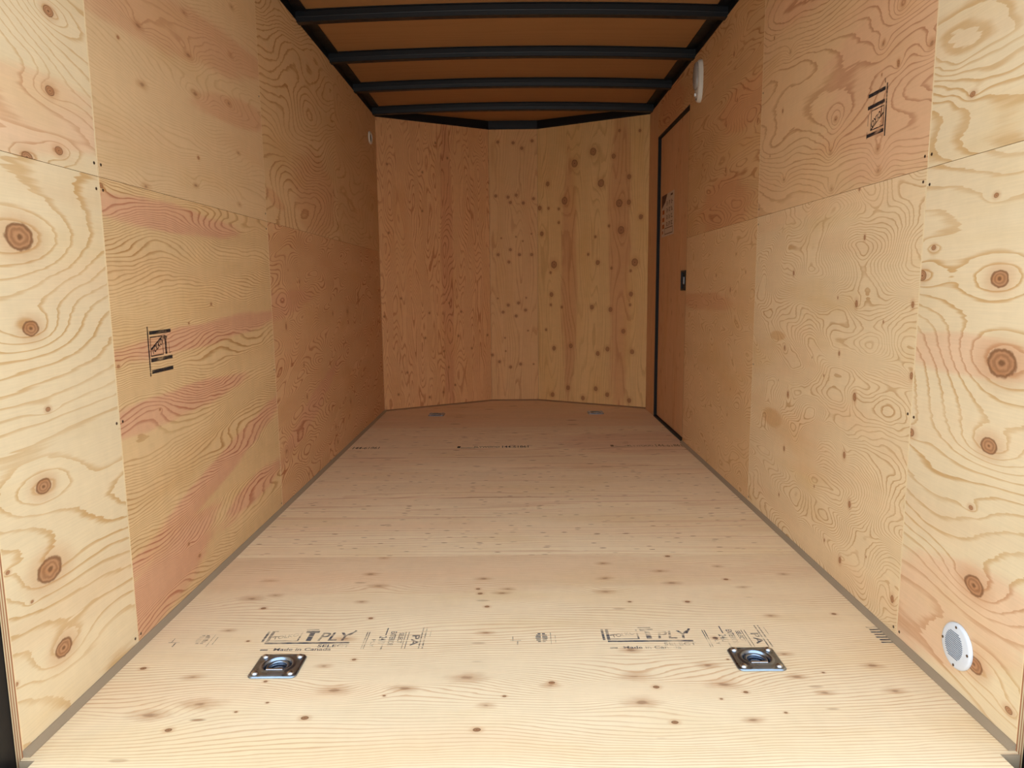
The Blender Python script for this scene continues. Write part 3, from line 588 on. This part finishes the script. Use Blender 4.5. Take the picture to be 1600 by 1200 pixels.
# ------------------------------------------------------------------ side door
dr = empty('door_1', (1.0, DY0, 0)); tag(dr, kind='structure')
o = sheet(dr, Matrix(((0,0,-1,1.02),(0,1,0,0),(1,0,0,0),(0,0,0,1))), .012, DZ-.012, DY0+.002, DY1-.014, mats['door'], name='door_panel')
door_panel = o
dr_inv = Matrix.Translation((-1.0, -DY0, 0))
o.matrix_world = dr_inv @ o.matrix_world        # children live in the frame of door_1
bm = bmesh.new()
for b in ((.0,.034, -.001,.0015, 0,DZ), (.0,.034, DY1-DY0-.0135,DY1-DY0, 0,DZ), (.0,.034, 0,DY1-DY0, DZ-.0115,DZ), (.0,.034, 0,DY1-DY0, -.001,.0115)):
    box(bm, *b)
box(bm, .033, .05, 0, DY1-DY0, 0, DZ)
mesh_obj('door_frame', bm, seal, dr)
# slam latch: recessed black case with a bright paddle
la = bmesh.new(); zL = .905
y0 = .045
def rim(bm, x0, x1, ya, yb, za, zb, w_):
    box(bm, x0,x1, ya,ya+w_, za,zb); box(bm, x0,x1, yb-w_,yb, za,zb); box(bm, x0,x1, ya+w_,yb-w_, za,za+w_); box(bm, x0,x1, ya+w_,yb-w_, zb-w_,zb)
box(la, .017, .0205, y0, y0+.115, zL, zL+.118); rim(la, .006, .018, y0, y0+.115, zL, zL+.118, .011)
lo = mesh_obj('latch', la, black, dr)
bm = bmesh.new(); box(bm, .007, .017, y0+.045, y0+.068, zL+.035, zL+.082); bevel(bm, .004, 2)
o = mesh_obj('latch_handle', bm, flat_mat('grey_latch_paddle', (120,124,126), .35, .6), lo); o['label'] = 'grey metal pull handle'

# notice sheet on the door
nt_ = empty('printed_notice', (1.0195, 4.60, 1.262)); tag(nt_, 'printed paper notice in landscape stuck to the upper side door', 'notice')
bm = bmesh.new(); box(bm, -.0008, .0, 0, .37, 0, .275); mesh_obj('paper_sheet', bm, paper, nt_)
# a: from the left end (far) towards the viewer, b: up;  local y = .37 - a
def nrect(bm, a0, a1, b0, b1, x=-.0011): box(bm, x, -.0008, .37-a1, .37-a0, b0, b1)
bm = bmesh.new()
bm.faces.new([bm.verts.new((-.0012, .37-a, b)) for a, b in ((.0,.275),(.17,.275),(.11,.225),(0,.19))])
rnd = random.Random(3)
for r in range(4):
    for c in range(3):
        a0 = .15+c*.068; b1_ = .225-r*.045
        for k in range(3): nrect(bm, a0, a0+.02+rnd.random()*.03, b1_-k*.010-.005, b1_-k*.010)
nrect(bm, .27, .33, .250, .262)
mesh_obj('printed_text', bm, print_m, nt_)
bm = bmesh.new()
for k, bb in enumerate((.15,.10,.055)): nrect(bm, .02, .085, bb, bb+.028)
nrect(bm, .02, .05, .02, .04)
mesh_obj('printed_symbols', bm, print_o, nt_)
bm = bmesh.new()
for q in ((.10,.34,.012,.017),(.10,.34,.050,.055),(.10,.105,.012,.055),(.335,.34,.012,.055)): nrect(bm, *q)
mesh_obj('printed_box', bm, print_m, nt_)

# ------------------------------------------------------------------ ceiling-height lamp on the right wall
def oval(bm, ry, rz, prof, n=40, cy_=0, cz=0):
    """rings (scale, x) of an oval in the y-z plane bulging towards -x"""
    rows = []
    for s_, x in prof:
        rows.append([bm.verts.new((x, cy_+(ry*s_ if s_ <= 1 else ry*s_)*math.copysign(abs(math.cos(2*math.pi*k/n))**.8, math.cos(2*math.pi*k/n)),
                     cz+rz*s_*math.copysign(abs(math.sin(2*math.pi*k/n))**.9, math.sin(2*math.pi*k/n)))) for k in range(n)])
    for a, b in zip(rows, rows[1:]):
        for k in range(n): bm.faces.new((a[k], a[(k+1) % n], b[(k+1) % n], b[k]))
    bm.faces.new(rows[-1])
lt = empty('dome_light', (.9995, 3.93, 2.005)); tag(lt, 'white oval surface lamp high on the right wall above the side door', 'wall lamp')
bm = bmesh.new(); oval(bm, .05, .108, [(1,0),(1,-.010),(.97,-.018),(.9,-.022),(.0001+.5,-.0225)])
mesh_obj('base', bm, cream, lt, True)
bm = bmesh.new(); oval(bm, .036, .070, [(1,-.021),(1,-.028),(.92,-.034),(.7,-.038),(.3,-.040)], cz=.026)
mesh_obj('lens', bm, lens_m, lt, True)
bm = bmesh.new(); box(bm, -.030,-.020, .008,.020, -.074,-.058); bevel(bm, .002); mesh_obj('switch', bm, white, lt)
bm = bmesh.new(); Cc = Vector((0,0,0)); lathe(bm, [(.006,0),(.006,.002),(.003,.003),(0,.003)], 14)
o = mesh_obj('screw', bm, screw_m, lt); o.rotation_euler = (0, -math.pi/2, 0); o.location = (-.0215, 0, -.092)

# small oval fitting on the left wall by the nose
fv = empty('side_vent', (-.9995, 5.12, 1.978)); tag(fv, 'small pale oval fitting with dark centre, high on the left wall near the nose', 'vent')
bm = bmesh.new(); oval(bm, .05, .042, [(1,0),(1,.006),(.94,.010),(.74,.011),(.72,.004)]); mesh_obj('rim', bm, cream, fv, True)
bm = bmesh.new(); oval(bm, .036, .030, [(1,.0042),(.5,.0046)]); mesh_obj('grille', bm, hole_m, fv)

# ------------------------------------------------------------------ round louvred vent, lower right wall
vt = empty('round_wall_vent', (.9995, 1.510, .117)); tag(vt, 'round white louvred vent cover low on the right wall near the rear', 'vent')
RB = .0525
bm = bmesh.new(); lathe(bm, [(RB,0),(RB,.004),(RB-.002,.0062),(RB-.006,.0072),(.0,.0074)], 56)
o = mesh_obj('cover_plate', bm, white, vt, True); o.rotation_euler = (0, -math.pi/2, 0)
VC = (-.004, .001)        # centre of the louvre field: local y towards the nose is +, z up
for i in range(14):
    z = VC[1] + .0305 - i*.0047*.95 - .001
    hw = math.sqrt(max(0, .034**2 - (z-VC[1])**2))*.92
    if hw < .006: continue
    bm = bmesh.new(); prism(bm, [(0,-.0008),(0,.0008),(-.0012,.0004),(-.0012,-.0012)], Vector((-.0072, .004-hw, z)), Vector((1,0,0)), Vector((0,0,1)), Vector((0,2*hw,0)))
    mesh_obj('louvre_slot', bm, slot_m, vt)
for a, b in ((.0,.85),(.84,.0),(0,-.86),(-.86,0)):
    bm = bmesh.new(); lathe(bm, [(.0032,0),(.0032,.0008),(0,.0012)], 14)
    o = mesh_obj('screw', bm, screw_m, vt); o.rotation_euler = (0, -math.pi/2, 0); o.location = (-.0073, -a*RB, b*RB)

# ------------------------------------------------------------------ recessed tie-down rings
def dshape(x, y, r, flat):                     # signed distance to a circle of radius r cut straight at y = -flat
    return max(math.hypot(x, y)-r, -(y+flat))
def ss(a, b, x):
    t = min(1, max(0, (x-a)/(b-a))); return t*t*(3-2*t)
def make_tie_down():
    t = empty('tie_down_ring'); W2, D2, RC = .059, .0545, .014
    bm = bmesh.new(); n = 72; g = {}
    for i in range(n+1):
        for j in range(n+1):
            x = -W2 + 2*W2*i/n; y = -D2 + 2*D2*j/n
            # pull the corner cells onto the rounded corner
            ax, ay = abs(x)-(W2-RC), abs(y)-(D2-RC)
            if ax > 0 and ay > 0:
                m = max(ax, ay); h = math.hypot(ax, ay)
                k = m/h; x = math.copysign(W2-RC+ax*k, x); y = math.copysign(D2-RC+ay*k, y)
            ax, ay = max(0, abs(x)-(W2-RC)), max(0, abs(y)-(D2-RC))
            e = RC - (math.hypot(ax, ay) if ax > 0 and ay > 0 else max(abs(x)-(W2-RC), abs(y)-(D2-RC)))   # distance from the rim
            z = .0005 + .0036*ss(0, .0032, e)
            if abs(x) < .03: z += .0013*ss(.004, .0058, e)*ss(.0105, .0082, e)*ss(.03, .025, abs(x)) - .0006*ss(0, .003, e)*0
            dd = dshape(x, y, .0335, .024)
            z += .0022*ss(.011, .004, dd)*(1-ss(.004, -.001, dd))*1.
            z -= .0150*ss(.003, -.007, dd)
            dd2 = dshape(x, y-.0, .0155, .012)
            z += .0045*ss(.003, -.003, dd2)
            g[i, j] = bm.verts.new((x, y, z))
    for i in range(n):
        for j in range(n): bm.faces.new((g[i,j], g[i+1,j], g[i+1,j+1], g[i,j+1]))
    o = mesh_obj('base_plate', bm, zinc, t, True)
    md = o.modifiers.new('thickness', 'SOLIDIFY'); md.thickness = .0012; md.offset = 1
    # the D ring, folded down: an arc and a straight bar
    path = []
    R_, fl_ = .0255, .0175
    a0 = math.asin(-fl_/R_)
    for k in range(29):
        a = a0 + (math.pi-2*a0)*k/28; path.append(Vector((R_*math.cos(a), R_*math.sin(a), -.0010 if True else 0)))
    bm = bmesh.new(); rr = .0042; rings = []; m = len(path)
    for k in range(m):
        tg = (path[(k+1) % m]-path[k-1]).normalized(); nn = Vector((0,0,1)); bb = tg.cross(nn).normalized()
        rings.append([bm.verts.new(path[k]+(nn*math.cos(q*math.pi/5)+bb*math.sin(q*math.pi/5))*rr) for q in range(10)])
    for k in range(m):
        a, b = rings[k], rings[(k+1) % m]
        for q in range(10): bm.faces.new((a[q], a[(q+1) % 10], b[(q+1) % 10], b[q]))
    mesh_obj('ring', bm, zinc, t, True)
    for sx in (-1, 1):
        for sy in (-1, 1):
            bm = bmesh.new(); lathe(bm, [(.0085,0),(.0082,.0022),(.0066,.0046),(.0040,.0060),(0,.0066)], 20)
            b = mesh_obj('bolt', bm, bolt_m, t, True); b.location = (sx*.0435, sy*.0395, .0048)
    bm = bmesh.new(); box(bm, -.021,.021, -.0275,-.0215, .0062,.0092); bevel(bm, .0012, 2); mesh_obj('ring_clamp', bm, bolt_m, t)
    return t
td = make_tie_down()
labs = ['square zinc tie-down plate with folded ring, near the viewer, left half of the floor',
        'square zinc tie-down plate with folded ring, near the viewer, right half of the floor',
        'tiny tie-down plate on the floor in front of the left nose panel',
        'tiny tie-down plate on the floor in front of the right nose panel']
for i, (x, y) in enumerate(TD):
    if i == 0: t = td
    else:
        t = td.copy(); COL.objects.link(t)
        for ch in td.children:
            c = ch.copy(); COL.objects.link(c); c.parent = t
    t.location = (x, y, 0); tag(t, labs[i], 'tie-down ring', 'recessed tie-down rings in the floor')

# ------------------------------------------------------------------ stamps
s = mill_mark(lambda a, b: (1.922-SL1+a, .836-b))
s.rect(.0935,.104, .036,.083); s.poly([(.086,.030),(.093,.028),(.110,.033),(.108,.040),(.097,.039),(.0875,.041)])
s.seg(.117,.050,.117,.082,.0022); s.seg(.117,.081,.128,.079,.0018)
s.done(ink_dark, L['ml'])
s = mill_mark(lambda a, b: (1.972-SR1+a, 1.326-HS+b), keep=.70)
s.done(ink_dark, R['mu'], z=-.0004)
s = Stamp(lambda a, b: (1.972-SR1+a, 1.326-HS+b)); s.rect(.098,.100,.045,.075); s.rect(.1,.102,.01,.03); s.poly([(.012,.140),(.016,.139),(.019,.152),(.016,.153)])
s.done(ink_dark, R['mu'], z=-.0004)
def floor_mark(dx, dy):
    """long worn grade stamp printed across the floor sheet; frame in metres from the left bracket"""
    fn = lambda a, b: (1+.232+dx+a, 1.72-YF[0]+dy+b)
    s = Stamp(fn)
    s.rect(-.003,.0035, .052,.112); s.rect(.009,.017, .052,.112); s.rect(.009,.026,.108,.112)       # bracket
    s.rect(.009,.235, .041,.049); s.rect(.017,.092,.056,.059)                                       # thick rule
    s.rect(.091,.0955, .056,.108)
    s.seg(.018,.078,.045,.084,.004)
    s.text('TOLKO', (.024,.064), (.064,.018), (-.002,.017))
    s.rect(.103,.140, .100,.112); s.rect(.115,.129, .056,.100)                                      # the big T
    s.rect(.100,.135, .117,.121)
    s.text('PLY', (.146,.057), (.084,.0), (.006,.044), .012)
    s.seg(.226,.085,.240,.112,.006)
    s.text('SELECT', (.155,.022), (.084,0), (0,.014), .01)
    s.text('Made in Canada', (.045,.005), (.150,0), (.0,.014), .012)
    s.rect(.010,.030,.006,.013)
    for a in (.2715,.2775): s.rect(a, a+.0022, .012,.104)
    s.text('PLY', (.292,.062), (0,-.04), (.010,0), .01)
    s.rect(.3235,.3265,.085,.125); s.rect(.3235,.327,.006,.035)
    s.text('24/0', (.310,.078), (0,-.04), (.020,0), .01)
    s.text('EXTERIOR', (.337,.104), (0,-.076), (.016,0), .014)
    s.text('SELECT', (.361,.097), (0,-.056), (.013,0), .014)
    for a in (.3775,.386): s.rect(a, a+.0018, .012,.102)
    s.text('PA', (.398,.084), (0,-.058), (.021,0), .02)
    s.rect(.4215,.4250,.011,.128); s.rect(.4310,.4345,.011,.128)
    s.rect(.445,.4465,.075,.118)
    s.done(ink_blue, F[0])
    s = Stamp(fn)                                                                                   # the round mark to its left
    x0 = -.166
    for k in range(6):
        yy = .044 + k*.0085; hw = .016*math.sqrt(max(.15, 1-((k-2.5)/3.2)**2)); s.rect(x0-hw, x0-.002, yy, yy+.0058); s.rect(x0+.002, x0+hw, yy, yy+.0058)
    s.rect(x0+.024,x0+.0255,.03,.095); s.rect(x0+.036,x0+.0375,.04,.08); s.rect(x0-.066,x0-.063,.03,.05); s.rect(x0-.085,x0-.055,.052,.054); s.rect(x0-.078,x0-.076,.052,.075)
    s.done(ink_blue, F[0])
floor_mark(0, 0)
floor_mark(-.913, .003)
s = Stamp(lambda a, b: (1.968+a, 1.745-YF[0]+b))
for k in range(7): s.rect(-.012+.003*(k % 2), .020, .0+k*.014, .007+k*.014)
s.done(ink_blue, F[0])
for x0, full in ((-.344, 1), (-.976-.25, 0), (.561, 1)):
    s = Stamp(lambda a, b: (1+x0+a, 4.045-YF[2]+b))
    if full:
        s.rect(.0,.018, .02,.065); s.rect(.02,.125,.022,.028); s.rect(.02,.11,.008,.012)
        s.text('PLYWOOD', (.10,.02), (.15,0), (0,.04), .01)
    s.text('144-61861', (.265,.015), (.155,0), (.0,.055), .012)
    s.done(ink_brown if x0 > 0 else ink_dark, F[2])

# ------------------------------------------------------------------ screw heads on the wall sheets
bm = bmesh.new(); lathe(bm, [(.0038,0),(.0036,.0006),(.0015,.0003),(0,.0001)], 12)
me = bpy.data.meshes.new('screw_head'); bmesh.ops.recalc_face_normals(bm, faces=bm.faces); bm.to_mesh(me); bm.free(); me.materials.append(screw_m)
def screws(sh, pts, inward):
    for u, v in pts:
        o = bpy.data.objects.new('screw_head', me); place(o, sh); o.location = (u, v, inward*.0002)
        if inward < 0: o.rotation_euler = (math.pi, 0, 0)
def pts(wd, ht, low): 
    v = [.03, ht*.5, ht-.03]; return [(.014, q) for q in v] + [(wd-.014, q) for q in v]
screws(L['nl'], pts(SL1-YR, HS, 1)[3:], 1); screws(L['nu'], [(SL1-YR-.014, .03), (SL1-YR-.014,.45)], 1)
screws(L['ml'], pts(SL2-SL1, HS, 1), 1); screws(L['mu'], pts(SL2-SL1, H-HS, 1), 1)
screws(R['nl'], [(SR1-YR-.014, q) for q in (.03,.6,HS-.04)], -1); screws(R['nu'], [(SR1-YR-.014,.03),(SR1-YR-.014,.5)], -1)
screws(R['ml'], pts(SR2-SR1, HS, 1), -1); screws(R['mu'], pts(SR2-SR1, H-HS, 1), -1)
